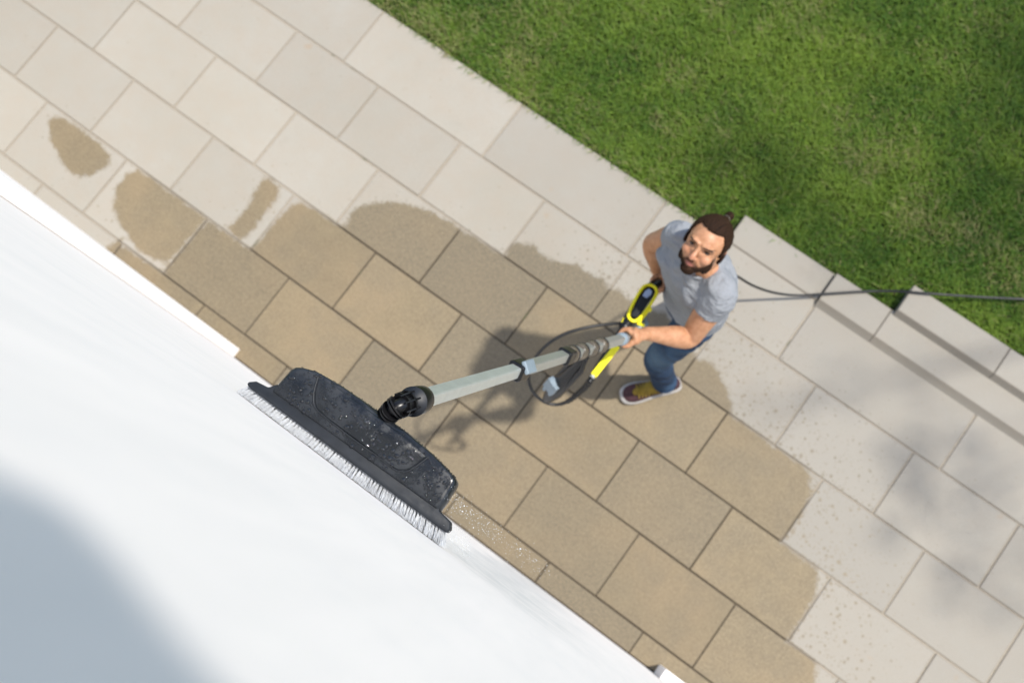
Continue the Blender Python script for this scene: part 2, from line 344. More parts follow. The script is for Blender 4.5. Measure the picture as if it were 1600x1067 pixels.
def vnoise(x, y, seed, n=64):
    g = np.random.default_rng(seed).random((n, n)); xi = np.floor(x).astype(int); yi = np.floor(y).astype(int); fx = x - xi; fy = y - yi
    fx = fx * fx * (3 - 2 * fx); fy = fy * fy * (3 - 2 * fy); a = g[xi % n, yi % n]; b = g[(xi + 1) % n, yi % n]; c = g[xi % n, (yi + 1) % n]; d = g[(xi + 1) % n, (yi + 1) % n]
    return (a * (1 - fx) + b * fx) * (1 - fy) + (c * (1 - fx) + d * fx) * fy
def make_grass():
    N = 330000
    # denser where the lawn lies in view, thinner around
    x = np.r_[rng.uniform(.2, 5.9, int(N * .9)), rng.uniform(-3, 9, N - int(N * .9))]; y = np.r_[1.958 + rng.uniform(0, 1, int(N * .9)) ** 1.0 * 2.6, rng.uniform(1.96, 7, N - int(N * .9))]
    keep = ~((x > 3.325) & (y < 2.105)) & ~((x > 4.205) & (y < 2.26)) & ~((y < 1.95) & (rng.random(N) < .3)); x, y = x[keep], y[keep]; n = len(x)
    patch = vnoise(x * 3.1, y * 3.1, 1) * .5 + vnoise(x * 9, y * 9, 2) * .3 + vnoise(x * 26, y * 26, 3) * .2
    lush = vnoise(x * 1.3 + 7, y * 1.3, 5)
    h = rng.uniform(.018, .052, n) * (.65 + .7 * patch); ang = rng.uniform(0, 2 * np.pi, n) + vnoise(x * 5, y * 5, 9) * 3
    lean = rng.uniform(.3, 1.5, n) * h; edge_ = y < 1.975; ang = np.where(edge_ & (rng.random(n) < .6), -np.pi / 2 + rng.normal(0, .7, n), ang); h = np.where(edge_, h * 1.15, h); wd = rng.uniform(.0016, .0034, n)
    dx, dy = np.cos(ang), np.sin(ang); sx, sy = -dy * wd, dx * wd
    z0 = -.034
    V = np.empty((n, 5, 3)); V[:, 0] = np.c_[x - sx, y - sy, np.full(n, z0)]; V[:, 1] = np.c_[x + sx, y + sy, np.full(n, z0)]
    mx, my = x + dx * lean * .35, y + dy * lean * .35; V[:, 2] = np.c_[mx + sx * .8, my + sy * .8, z0 + h * .7]; V[:, 3] = np.c_[mx - sx * .8, my - sy * .8, z0 + h * .7]
    V[:, 4] = np.c_[x + dx * lean, y + dy * lean, z0 + h]
    b = np.arange(n)[:, None] * 5; quads = b + np.array([0, 1, 2, 3]); tris = b + np.array([3, 2, 4])
    me = bpy.data.meshes.new('grass'); me.vertices.add(n * 5); me.vertices.foreach_set('co', V.ravel().astype(np.float32))
    loops = np.concatenate([quads.ravel(), tris.ravel()]).astype(np.int32); me.loops.add(len(loops)); me.loops.foreach_set('vertex_index', loops)
    st = np.r_[np.arange(n) * 4, n * 4 + np.arange(n) * 3].astype(np.int32); me.polygons.add(2 * n); me.polygons.foreach_set('loop_start', st)
    me.update(calc_edges=True); me.validate()
    hue = np.clip(-.10 + 1.05 * patch + .45 * (vnoise(x * 5.3, y * 5.3, 21) - .3) + rng.normal(0, .2, n), 0, 1); fattr(me, 'hue', np.repeat(hue, 5))
    dp = vnoise(x * 7 + 3, y * 7, 11) * .6 + vnoise(x * 2.2, y * 2.2, 12) * .4
    edge = np.exp(-np.abs(y - 1.96) / .05) * .25
    dry = np.where(rng.random(n) < np.clip((dp - .46) * 1.3, .03, .45) + edge, rng.uniform(.35, 1, n), rng.uniform(0, .15, n)); fattr(me, 'dryness', np.repeat(dry, 5))
    o = link('grass', me, mat_grass(), None, False); tag(o, 'dense green lawn grass with a few dry straw-coloured blades beyond the terrace', 'grass', kind='stuff')
make_grass()

# ---------------------------------------------------------------- the house wall
WX0, WX1, WH = 1.676, 4.265, 6.6
house = empty('house_wall', (3, 0, 0), 'tall white rendered house wall with a recessed bay, at the lower left', 'wall')
nx, nz = 40, 60
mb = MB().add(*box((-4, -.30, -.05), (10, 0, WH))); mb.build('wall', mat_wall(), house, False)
MP = mat_pilaster()
bevel(MB().add(*box((-4, .0015, -.04), (WX0, .0505, WH))).build('pilaster', MP, house, False), .004)
bevel(MB().add(*box((4.252, .0015, -.04), (10, .0505, .32))).build('plinth', MP, house, False), .004)
# added unseen slab above the viewer, outline shaped to throw the wall's soft shadow
ez = 5.85; ed = []
for px, py in [(0, 740), (100, 780), (190, 870), (240, 940), (350, 1067)]:
    d = R.T @ np.array([(px - 800) / F, (py - 533.5) / F, 1.]); p = CAM + d * (0 - CAM[1]) / d[1]; q = p + np.array(sdir) * (ez - p[2]) / sdir[2]; ed.append((q[0], q[1]))
ed = [(2.6, -.0), (2.6, .20), (3.3, .25)] + ed + [(4.3, .20), (5.5, .20), (5.5, .0)]
bevel(MB().add(*prism(ed[::-1], ez, ez + .08)).build('shadow_caster', MP, house, False), .004)

# ---------------------------------------------------------------- materials of the tool and the man
def plain(name, color, rough=.5, metal=0., spec=.5, bump=None, var=0.):
    t = NT(name, rough=rough, metal=metal, spec=spec)
    n = t.noise(35, 4, .6); t.set('color', t.mix(t.ramp(n, .3, .7, 0, 1), tuple(c * (1 - var) for c in color), tuple(min(1, c * (1 + var)) for c in color)))
    t.set('rough', t.ramp(t.noise(60, 3, .6), .3, .7, rough * .85, min(1, rough * 1.15)))
    if bump: t.bump(t.noise(bump[0], 3, .6), bump[1], .6)
    return t.m
M_BODY = plain('wet_slate_plastic', (.0125, .0165, .0235), .30, spec=.42, var=.35, bump=(900, .0003))
M_PANEL = plain('panel_plastic', (.017, .022, .029), .26, spec=.42, var=.35, bump=(700, .0002))
M_BARP = plain('matte_slate_plastic', (.013, .016, .021), .62, spec=.3, var=.25)
M_BLACK = plain('black_plastic', (.006, .006, .007), .32, spec=.35, var=.2)
M_GROOVE = plain('groove_plastic', (.008, .010, .014), .5)
M_BRIS = plain('white_bristle', (.56, .58, .605), .6, var=.12)
M_ALU = plain('brushed_aluminium', (.54, .57, .55), .40, metal=.6, var=.05)
M_ALU2 = plain('satin_aluminium', (.44, .45, .42), .42, metal=.7, var=.04)
M_CLIP = plain('smoky_plastic', (.085, .07, .052), .25, var=.4)
M_GREYP = plain('grey_plastic', (.20, .25, .29), .42, var=.08)
M_YEL = plain('yellow_plastic', (1.0, .86, .015), .42, var=.03)
M_DISP = plain('display_glass', (.38, .45, .60), .12, var=.05)
M_HOSE = plain('black_rubber', (.008, .008, .009), .48, var=.2)
t = NT('wet_body_plastic', spec=.42); wp = t.smooth(t.noise(16, 4, .65), .42, .62); fn = t.noise(700, 3, .7); t.set('color', t.mix(wp, (.007, .009, .012), (.017, .020, .025))); t.set('rough', t.ramp(wp, 0, 1, .14, .46)); t.bump(fn, .0003, .6); M_WETB = t.m  # dark wet patches; paler grey ones paint the water film's reflection into the colour
t = NT('water', color=(.012, .014, .018), rough=.05, trans=.25, ior=1.45, spec=.75); M_WATER = t.m
t = NT('sprayed_water', color=(.90, .93, .95), rough=.15, trans=.6, ior=1.33); M_SPRAY = t.m

def onplane(px, py, P0, N):
    d = R.T @ np.array([(px - 800) / F, (py - 533.5) / F, 1.]); t = ((np.asarray(P0) - CAM) @ N) / (d @ N); return CAM + t * d
def solve_on(A, B, px):
    lo, hi = 0., 1.3
    for _ in range(50):
        m = (lo + hi) / 2
        if PX(A + (B - A) * m)[0] < px: lo = m
        else: hi = m
    return A + (B - A) * lo
# ---------------------------------------------------------------- the brush on its telescopic pole
BZ = 3.47
tool = empty('wash_brush', tuple(G(600, 690, BZ)), 'wide wet wash brush with white bristles, its telescopic pole and yellow and black spray gun', 'brush')
body_px = [(421, 609), (441, 587), (452, 575), (459, 571.5), (470, 572), (492, 578), (530, 599), (565, 623), (600, 648), (640, 677), (672, 705), (695, 727), (711, 746), (715, 754), (712, 762), (703, 775), (699, 783), (686, 799)]
bar_px = [(385.5, 600), (388, 596.5), (400, 595.5), (419, 605), (433, 600), (565, 690), (688, 784), (686, 798), (703.5, 815), (703, 827), (697, 832), (390, 606)]
bo = [G(x, y, BZ)[:2] for x, y in body_px]; ba = [G(x, y, BZ - .005)[:2] for x, y in bar_px]
def shrink(P, k):
    P = np.array(P); c = P.mean(0); e = (P - c); n = np.linalg.norm(e, axis=1)[:, None]; return c + e * (1 - k / n)
def stacked(levels):
    n = len(levels[0][0]); v = []; f = []
    for P, z in levels: v += [(x, y, z) for x, y in P]
    for k in range(len(levels) - 1): f += [(k * n + i, k * n + (i + 1) % n, (k + 1) * n + (i + 1) % n, (k + 1) * n + i) for i in range(n)]
    f += [tuple(range(n - 1, -1, -1)), tuple(range((len(levels) - 1) * n, len(levels) * n))]
    return v, f
def fixn(o):
    bm = bmesh.new(); bm.from_mesh(o.data); bmesh.ops.recalc_face_normals(bm, faces=bm.faces); bm.to_mesh(o.data); bm.free(); return o
def backshift(P, dy, k):
    P = np.array(shrink(P, k)); return P
L = [(shrink(bo, .012), BZ - .062), (shrink(bo, .002), BZ - .045), (bo, BZ - .026), (shrink(bo, .0012), BZ - .012), (shrink(bo, .005), BZ - .004), (shrink(bo, .011), BZ)]
head = fixn(MB().add(*stacked(L)).build('brush_head', M_WETB, tool)); bevel(head, .003, 2, 30)
bar = fixn(MB().add(*prism([tuple(p) for p in ba], BZ - .046, BZ - .005)).build('bristle_bar', M_BARP, head)); bevel(bar, .0025, 2)
pan = [(497, 589), (491, 610), (490, 626), (493, 637), (505, 649), (540, 677), (590, 713), (610, 729), (624, 736), (640, 735), (668, 715), (655, 700), (640, 687), (600, 656), (560, 628), (525, 603)]
po = [G(x, y, BZ + .002)[:2] for x, y in pan]
panel = fixn(MB().add(*stacked([(shrink(po, .002), BZ - .001), (shrink(po, .003), BZ + .0015), (shrink(po, .006), BZ + .003)])).build('label_panel', M_WETB, head)); bevel(panel, .0015, 2)
gp = spline([G(x, y, BZ + .0005) for x, y in pan[:11]], 50)
MB().add(*tube(gp, .0024, 8, sq=.6)).build('groove', M_GROOVE, head)
# moulded letters (the part of the marking that can be read)
fc = bpy.data.curves.new('t', 'FONT'); fc.body = 'cm'; fc.size = .017; fc.extrude = .0005; to = bpy.data.objects.new('t', fc); COL.objects.link(to)
dg = bpy.context.evaluated_depsgraph_get(); dg.update(); tm = bpy.data.meshes.new_from_object(to.evaluated_get(dg)); bpy.data.objects.remove(to)
a = math.radians(98); p = G(583, 690, BZ + .0033); tm.transform(Matrix.Translation(p) @ Matrix.Rotation(a, 4, 'Z')); link('moulded_marking', tm, M_GROOVE, panel, False)
# bristles: rows of tufts, every tuft a spray of fibres that ends on the wall
mb = MB(); p0, p1 = G(390, 606.5, BZ - .02), G(694, 832, BZ - .02)
for row, dz in enumerate((-.036, -.028, -.020)):
    nt_ = 66
    for i in range(nt_):
        u = (i + .5 * (row % 2) + rng.uniform(-.1, .1)) / (nt_ - .5); c = p0 + (p1 - p0) * u; c[2] = BZ + dz + .004
        tl = rng.normal(0, .0008); end = (u - .5) * .022
        for k in range(26):
            r0 = rng.normal(0, .0014, 2); r1 = rng.normal(0, .0027, 2); st = np.array([c[0] + r0[0], c[1] + .002, c[2] + r0[1]])
            en = np.array([c[0] + end + tl + r1[0], max(.0008, rng.normal(.0022, .0016)), c[2] + r1[1] + dz * .1])
            md = (st + en) / 2 + np.array([rng.normal(0, .0006), 0, rng.normal(0, .0006)])
            mb.add(*tube([st, md, en], [.00042, .00042, .0003], 3, caps='flat'))
br_o = mb.build('bristles', M_BRIS, head, False); br_o['kind'] = 'stuff'
# water drops standing on the wet plastic
def inside(P, q):
    P = np.asarray(P); r = False; j = len(P) - 1
    for i in range(len(P)):
        if (P[i][1] > q[1]) != (P[j][1] > q[1]) and q[0] < (P[j][0] - P[i][0]) * (q[1] - P[i][1]) / (P[j][1] - P[i][1]) + P[i][0]: r = not r
        j = i
    return r
mb = MB(); so_ = shrink(bo, .013); sp_ = shrink(po, .007); lo = np.min(bo, 0); hi = np.max(bo, 0); cnt = 0
while cnt < 620:
    q = rng.uniform(lo, hi)
    if not inside(so_, q): continue
    if inside(po, q) and not inside(sp_, q): continue
    z = BZ + .003 if inside(sp_, q) else BZ
    big = cnt < 95; r = rng.uniform(.0020, .0046) if big else rng.gamma(2, .0005) + .0004
    sx = rng.uniform(.8, 1.5 if big else 1.1); aa = rng.uniform(0, np.pi); A = np.array([[math.cos(aa), math.sin(aa), 0], [-math.sin(aa), math.cos(aa), 0], [0, 0, 1]])
    mb.add(*ellipsoid((q[0], q[1], z), (r * sx, r / sx ** .5, r * .60), A, 14 if big else 8, 10 if big else 6)); cnt += 1
for k in range(260):                                               # beads along the rounded back edge
    u = rng.uniform(0, 1); i = 4 + u * 8; a_, b_ = np.array(bo[int(i)]), np.array(bo[min(int(i) + 1, 12)]); q = a_ + (b_ - a_) * (i % 1); r = rng.uniform(.0005, .0012)
    mb.add(*ellipsoid((q[0], q[1] + rng.uniform(-.003, .001), BZ - rng.uniform(.004, .03)), (r, r, r), None, 6, 4))
wd_ = mb.build('water_droplets', M_WATER, head); wd_['kind'] = 'stuff'
# swivel joint
sw = [G(603, 652, BZ - .022), G(608, 645, BZ - .012), G(614, 640, BZ - .004), G(622, 635, BZ - .002), G(635, 630, BZ - .012), G(650, 626, BZ - .035)]
PA, PB = G(655, 624.5, 3.42), G(981, 527, 1.385)
mb = MB().add(*tube(spline(sw, 16), np.linspace(.0105, .0150, 16), 16, caps='flat')); joint = mb.build('swivel_joint', M_BLACK, tool)
mb = MB()
for k, (px, py, r, dz) in enumerate([(602, 653, .0225, -.024), (605.5, 649, .022, -.016), (609, 645, .0225, -.010), (612.5, 641.5, .023, -.006), (616.5, 638.5, .0245, -.003), (621, 636, .0255, -.003)]):
    c = G(px, py, BZ + dz); dr = unit(np.array(sw[min(k // 2 + 1, 5)]) - np.array(sw[min(k // 2, 4)])); mb.add(*tube([c - dr * .0016, c + dr * .0016], r, 24, caps='flat', sq=.92))
axp = unit(PB - PA)
el = [G(624, 634, BZ - .004), G(636, 629.5, BZ - .014), G(650, 625.5, BZ - .036)]
for k in range(8):
    an = k * math.pi / 4 + .2; fr = frames(el)
    mb.add(*tube([e + (math.cos(an) * g[1] + math.sin(an) * g[2]) * .0222 for e, g in zip(el, fr)], .0018, 6, caps='flat'))
for u in (.15, .5, .85):
    c = np.array(el[0]) * (1 - u) + np.array(el[2]) * u; dr = unit(np.array(el[2]) - np.array(el[0])); mb.add(*tube([c - dr * .0012, c + dr * .0012], .0232, 24, caps='flat'))
mb.build('rib', M_BLACK, joint, False)
mb = MB().add(*tube([PA - axp * .030, PA - axp * .024, PA - axp * .006, PA + axp * .012, PA + axp * .022], [.0255, .0275, .0275, .0262, .0215], 28, caps='flat')); bevel(mb.build('collar', M_BLACK, joint), .0012, 2)
MB().add(*tube([PA - axp * .034, PA - axp * .031], .0285, 28, caps='flat')).build('collar_ring', M_GROOVE, joint)
# pole
octo = [(math.cos(math.radians(a)) , math.sin(math.radians(a))) for a in (-9, 9, 84, 96, 171, 189, 264, 276)]
C1, C2, C3, C4 = (solve_on(PA, PB, x) for x in (812, 884, 942, 972))
refp = unit(np.cross(axp, CAM - PA))
def section(a, b, r, m, nm):
    o = MB().add(*tube([a, b], r, 8, ref=refp, caps='flat', prof=octo)).build(nm, m, tool, False); return bevel(o, .0022, 3, 20)
section(PA, C1, .0190, M_ALU, 'pole_tube'); section(C1 - axp * .02, C2, .0192, M_ALU2, 'pole_tube'); section(C2 - axp * .01, PB + axp * .05, .0196, M_ALU2, 'pole_tube')
def clamp(c, nm, lever=True, s=1.):
    o = MB().add(*tube([c - axp * .05 * s, c - axp * .044 * s, c + axp * .03 * s, c + axp * .036 * s], [.0245, .0285, .0285, .025], 8, ref=refp, caps='flat', prof=octo)).build(nm, M_BLACK, tool, False); bevel(o, .003, 2, 20)
    up = unit(np.cross(refp, axp)); up = up if up @ (CAM - c) > 0 else -up
    if lever:
        A = np.array([axp, np.cross(up, axp), up]); l = MB().add(*obox(c + up * .0270 - refp * .0 - axp * .004, (.040 * s, .017, .006), A)).build('lever', M_GREYP, o, False); bevel(l, .004, 3)
    return o
clamp(C1, 'clamp'); 
c2b = clamp(C2 + axp * .01, 'clamp', False, .9)
for k, u in enumerate((.10, .34, .62, .90)):
    c = C2 + (C3 - C2) * u; clip = MB().add(*tube([c - axp * .016, c - axp * .008, c + axp * .014, c + axp * .02], [.022, .0265, .0265, .023], 20, caps='flat')).build('hose_clip', M_CLIP, tool); bevel(clip, .002)
    MB().add(*tube([c + axp * .021, c + axp * .026], [.0275, .0275], 20, caps='flat')).build('clip_ring', M_BLACK, clip)
mb = MB().add(*tube([C4 - axp * .03, C4 - axp * .02, C4 + axp * .012, C4 + axp * .02], [.021, .0245, .0245, .021], 20, caps='flat')); bevel(mb.build('end_collar', M_GREYP, tool), .002)
# angled spray head hanging under the clips
h0, h1 = G(915, 558, 1.62), G(852, 626, 1.25)
hd = unit(h1 - h0); hn = unit(np.array([0, 0, 1]) - hd * hd[2]); hs = np.cross(hn, hd)
pts = [h0 + (h1 - h0) * u for u in (0, .15, .35, .55, .75, .92)]
noz = MB().add(*tube(pts, [.014, .019, .026, .034, .034, .022], 18, ref=hn, sq=1.0)).build('hanging_adapter', M_BLACK, tool)
for off in (-.026, .026):
    mb_ = MB().add(*tube([p_ + hs * off * (1.0 if i_ else .4) + hn * .008 for i_, p_ in enumerate(pts[:5])], [.008, .010, .011, .010, .007], 10)); mb_.build('side_rail', M_BLACK, noz)
gc = onplane(862, 603, pts[3] + hn * .034, hn)
g_ = MB().add(*obox(gc, (.032, .026, .012), [hd, hs, hn])).add(*obox(gc + hd * .040 - hs * .012, (.016, .007, .010), [hd, hs, hn])).add(*obox(gc + hd * .034 + hs * .017, (.010, .006, .010), [hd, hs, hn])).add(*obox(gc - hs * .002 - hd * .026, (.010, .014, .016), [hd, hs, hn]))
bevel(g_.build('grey_latch', M_GREYP, noz, False), .003, 2)

# spray gun
GA, GB = G(1029, 440, 1.0), G(977, 508, 1.10)
e1 = unit(GB - GA); e3 = unit(np.array([0, 0, 1]) - e1 * e1[2]); e2 = np.cross(e3, e1); GL = np.linalg.norm(GB - GA)
def gp_(px, py, h=.0): q = onplane(px, py, GA + e3 * h, e3); return q
gun = MB()
cen = spline([gp_(1030, 441), gp_(1022, 446), gp_(1008, 462), gp_(992, 486), gp_(981, 503), gp_(975, 511)], 24)
gun.add(*tube(cen, spline([[.014, 0, 0], [.022, 0, 0], [.031, 0, 0], [.029, 0, 0], [.026, 0, 0], [.022, 0, 0]], 24)[:, 0], 20, ref=e3, sq=1.0))
gun.add(*tube([GA + e3 * -.01 + e1 * .02, GA - e3 * .05 + e1 * -.005, GA - e3 * .12 - e1 * .02], [.018, .016, .017], 14, sq=1.1))       # pistol grip
gun_o = gun.build('spray_gun', M_BLACK, tool)
loop = [(1015, 445), (1022, 448), (1026, 454), (1025, 461), (1018, 473), (1008, 487), (999, 497.5), (992, 501.5), (986, 500), (982, 494), (984, 486), (990, 473), (999, 457), (1007, 447)]
lp = spline([gp_(x, y, .030) for x, y in loop + loop[:1]], 60)[:-1]; lp = np.vstack([lp, lp[:2]])
MB().add(*tube(lp, .0064, 10, ref=e3, sq=1.0, caps='flat')).build('yellow_trim', M_YEL, gun_o)
inner = [(1014, 450), (1018, 452), (1020, 457), (1018, 463), (1011, 474), (1002, 488), (994, 496), (989, 495), (987, 491), (990, 484), (997, 470), (1006, 455)]
def slabpoly(pts_, h0_, h1_):
    n = len(pts_); v = [gp_(x, y, h0_) for x, y in pts_] + [gp_(x, y, h1_) for x, y in pts_]
    return v, [tuple(range(n)), tuple(range(2 * n - 1, n - 1, -1))] + [(i, (i + 1) % n, n + (i + 1) % n, n + i) for i in range(n)]
fixn(MB().add(*slabpoly(inner, .02, .033)).build('control_panel', M_GROOVE, gun_o, False))
scr = [(1014, 451), (1019, 455), (1017, 461), (1010, 466), (1004, 462), (1008, 455)]
fixn(MB().add(*slabpoly(scr, .030, .0345)).build('display', M_DISP, gun_o, False))
tr = MB().add(*tube(spline([gp_(1015, 483, .012), gp_(1011, 488, .014), gp_(1004, 497, .014), gp_(997, 506, .010)], 14), [.010, .011, .009] + [.0048] * 11, 10)).add(*tube([gp_(997, 505, .0), gp_(1005, 508, -.012)], .007, 8))
tr.build('trigger', M_YEL, gun_o)
MB().add(*tube([gp_(1003, 497, -.03), gp_(1007, 505, -.03), gp_(998, 512, -.03)], .018, 10)).build('lock_button', M_GREYP, gun_o)
MB().add(*tube([gp_(976, 498, .01), gp_(973, 504, .01)], .007, 8)).build('yellow_tip', M_YEL, gun_o)
# the lance with its yellow strip, under the left hand
LA, LB = gp_(978, 506, 0), gp_(925, 590, 0)
ld = unit(LB - LA)
lance = MB().add(*tube([LA - ld * .02, LA + (LB - LA) * .3, LA + (LB - LA) * .9, LB, LB + ld * .02], [.015, .0165, .0165, .013, .011], 14, ref=e3)).build('lance_tube', M_BLACK, tool)
sa, sb = gp_(964, 541, .012), gp_(927, 587, .012); sd = unit(sb - sa); sn = e3; ss = np.cross(sn, sd)
bevel(MB().add(*obox((sa + sb) / 2 - ss * .000, (np.linalg.norm(sb - sa) / 2, .0125, .0085), [sd, ss, sn])).build('yellow_strip', M_YEL, lance, False), .003, 2)
MB().add(*tube([sb + sd * .002, sb + sd * .010], .010, 10, caps='flat')).build('steel_nut', M_ALU, lance)
# hose loop from the lance end back to the gun
hp = [(925, 590, 1.15), (916, 603, 1.08), (904, 614, 1.0), (889, 626, .95), (870, 632, .93), (849, 627, .95), (832, 611, 1.0), (826, 590, 1.05), (832, 567, 1.1), (850, 543, 1.14), (880, 523, 1.16), (920, 511, 1.16), (962, 505.5, 1.12), (980, 505, 1.07)]
hs_ = spline([G(*q) for q in hp], 90); rad = np.full(90, .0068); rad[:22] = np.linspace(.0125, .0095, 22); rad[22:26] = .0075
MB().add(*tube(hs_, rad, 10)).build('hose_loop', M_HOSE, tool)
mb = MB()
for k in range(3, 22, 2): mb.add(*tube([hs_[k], hs_[k] + (hs_[k + 1] - hs_[k]) * .45], rad[k] + .0016, 12, caps='flat'))
mb.build('bend_guard', M_BLACK, tool)
# spray of drops flying off the end of the brush
mb = MB()
for k in range(620):
    u = rng.uniform(0, 1) ** 1.3; px = 700 + 150 * u + rng.normal(0, 9); py = 782 + 112 * u + rng.normal(0, 8) - 8 * (1 - u); z = BZ - .02 - u * .5 + rng.normal(0, .05)
    c = G(px, py, z)
    if c[1] < .006: continue
    r = rng.gamma(2., .00016) + .00015; mb.add(*ellipsoid(c, (r, r, r * rng.uniform(1, 1.6)), None, 6, 4))
for k in range(900):
    px = rng.uniform(690, 735); py = 825 + (px - 690) * .75 + rng.normal(0, 12); c = G(px, py, BZ - rng.uniform(.0, .25))
    if c[1] < .004: continue
    r = rng.uniform(.0002, .0006); mb.add(*ellipsoid(c, (r, r, r), None, 5, 3))
tag(mb.build('water_spray', M_SPRAY), 'white spray of fine water drops flying off the right end of the brush', 'water spray', kind='stuff')

# supply hose across the step and the lawn
hp = [gp_(1034, 436, -.03), G(1050, 437, .86), (3.40, 1.49, .80), G(1118, 415, .66), G(1148, 429.5, .42), G(1176, 446, .24), G(1208, 457, .11), G(1245, 461.5, .048), G(1290, 459, .050), G(1340, 456, .046), G(1372, 455, .047), G(1400, 455, .062), G(1430, 457, .086), G(1470, 460, .086), G(1530, 464, .050), G(1600, 467.5, .03), G(1700, 472, .02), G(1900, 500, .02), G(2300, 620, .02)]
tag(MB().add(*tube(spline(hp, 220), .0063, 12)).build('hose', M_HOSE), 'black rubber hose trailing from behind the man over the stone steps and the lawn', 'hose')

# ---------------------------------------------------------------- the man
man = empty('person', (3.43, 1.3, 0), 'bearded man in grey t-shirt and blue jeans looking up, both hands on the pole brush', 'person')
def mat_skin():
    t = NT('skin'); co = t.coord(); n = t.noise(45, 4, .7, co); c = t.mix(t.ramp(n, .3, .7), (.36, .165, .080), (.50, .265, .150)); c = t.mix(t.ramp(t.noise(160, 3, .7, co), .5, .75, 0, .3), c, (.30, .14, .075))
    c = t.mix(t.math('MULTIPLY', t.attr('flush'), .5), c, (.50, .19, .13))
    c = t.mix(t.attr('lip'), c, (.42, .15, .12))
    bn = t.noise(420, 3, .7, co); b = t.math('MULTIPLY', t.attr('beard'), t.ramp(bn, .25, .6, .90, 1.), clamp=True)
    c = t.mix(b, c, (.012, .007, .005)); c = t.mix(t.attr('brow'), c, (.022, .013, .008)); t.set('color', c); t.set('rough', t.ramp(t.attr('beard'), 0, 1, .48, .7)); t.set('sss', .08); t.set('spec', t.ramp(t.attr('beard'), 0, 1, .42, .06))
    t.b.inputs['Subsurface Radius'].default_value = (.01, .004, .002); t.b.inputs['Subsurface Scale'].default_value = .5
    t.bump(bn, .0008, .35); return t.m
def mat_shirt():
    t = NT('grey_jersey', rough=.9, spec=.2); co = t.coord(); c = t.mix(t.noise(300, 3, .7, co), (.205, .218, .238), (.285, .30, .325)); t.set('color', c)
    f1 = t.noise(9, 3, .5, t.coord((1, 1, 2.6), (.3, .2, .6))); f2 = t.noise(22, 2, .5, t.coord((1, 1, 2), (.5, .1, .2)))
    rid = t.math('ABSOLUTE', t.math('SUBTRACT', t.noise(13, 3, .55, t.coord((.7, .7, 2.2), (.25, .35, .5))), .5))
    t.bump(t.math('ADD', t.math('ADD', t.math('MULTIPLY', f1, 12.), t.math('MULTIPLY', rid, -22.)), t.math('ADD', t.math('MULTIPLY', f2, 4.), t.math('MULTIPLY', t.noise(900, 2, .6, co), .5))), .0016, 1.); return t.m
def mat_jeans():
    t = NT('blue_denim', rough=.85, spec=.2); co = t.coord(); n = t.noise(12, 5, .7, co); c = t.mix(t.ramp(n, .3, .7), (.006, .016, .040), (.012, .032, .072))
    fade = t.smooth(t.noise(6, 2, .5, co), .5, .72); c = t.mix(t.math('MULTIPLY', fade, .5), c, (.045, .09, .155)); c = t.mix(t.math('MULTIPLY', t.attr('fade'), .8), c, (.085, .14, .20))
    c = t.mix(t.ramp(t.noise(500, 2, .7, co), .4, .7, 0, .3), c, (.09, .13, .19)); t.set('color', c)
    t.bump(t.math('ADD', t.math('MULTIPLY', t.noise(14, 2, .5, t.coord((1, 1, 2.8), (.4, .3, 0))), 10.), t.noise(30, 3, .5, t.coord((1, 1, 2)))), .0016, .8); return t.m
M_SKIN, M_SHIRT, M_JEANS = mat_skin(), mat_shirt(), mat_jeans()
t = NT('dark_hair', rough=.6, spec=.08); cv = t.n('CombineXYZ', {'X': t.attr('strand'), 'Y': t.math('MULTIPLY', t.attr('along'), .06)}).outputs[0]
st = t.noise(26, 5, .8, cv); t.set('color', t.mix(t.ramp(st, .35, .65), (.003, .0018, .0012), (.050, .026, .015))); t.bump(st, .004, .9); M_HAIR = t.m
M_SHOE = plain('burgundy_suede', (.040, .012, .016), .75, var=.3, bump=(300, .0006)); M_LACE = plain('mustard_laces', (.20, .135, .012), .8, var=.3, bump=(260, .001)); M_SOLE = plain('white_rubber_sole', (.33, .315, .30), .7, var=.12)
M_EYE = plain('shaded_eye_white', (.10, .08, .07), .2); M_IRIS = plain('iris', (.030, .018, .012), .1)  # eye white kept dark, the brow's shade is in its colour

# head frame: columns = his left, forward, up
HC = np.array([3.385, 1.345, 1.60])
fw = unit([-.167, -.655, .737]); up = np.array([-.117, .98, .165]); up = unit(up - fw * (up @ fw)); lf = np.cross(fw, up); lf = lf if lf[0] > 0 else -lf; ph_ = math.radians(13); up, lf = up * math.cos(ph_) + lf * math.sin(ph_), lf * math.cos(ph_) - up * math.sin(ph_); ps_ = math.radians(6); fw, lf = fw * math.cos(ps_) + lf * math.sin(ps_), lf * math.cos(ps_) - fw * math.sin(ps_)
HA = np.array([lf, fw, up]); HS = .97
def H(x, y, z): return HC + (np.array([x, y, z]) * HS) @ HA
def Hel(c, r, nu=28, nv=18): return ellipsoid(H(*c), np.array(r) * HS, HA, nu, nv)
WD = unit([.94, -.34, 0]); DP = np.array([WD[1], -WD[0], 0])            # shoulder line, facing direction
if DP[1] > 0: DP = -DP
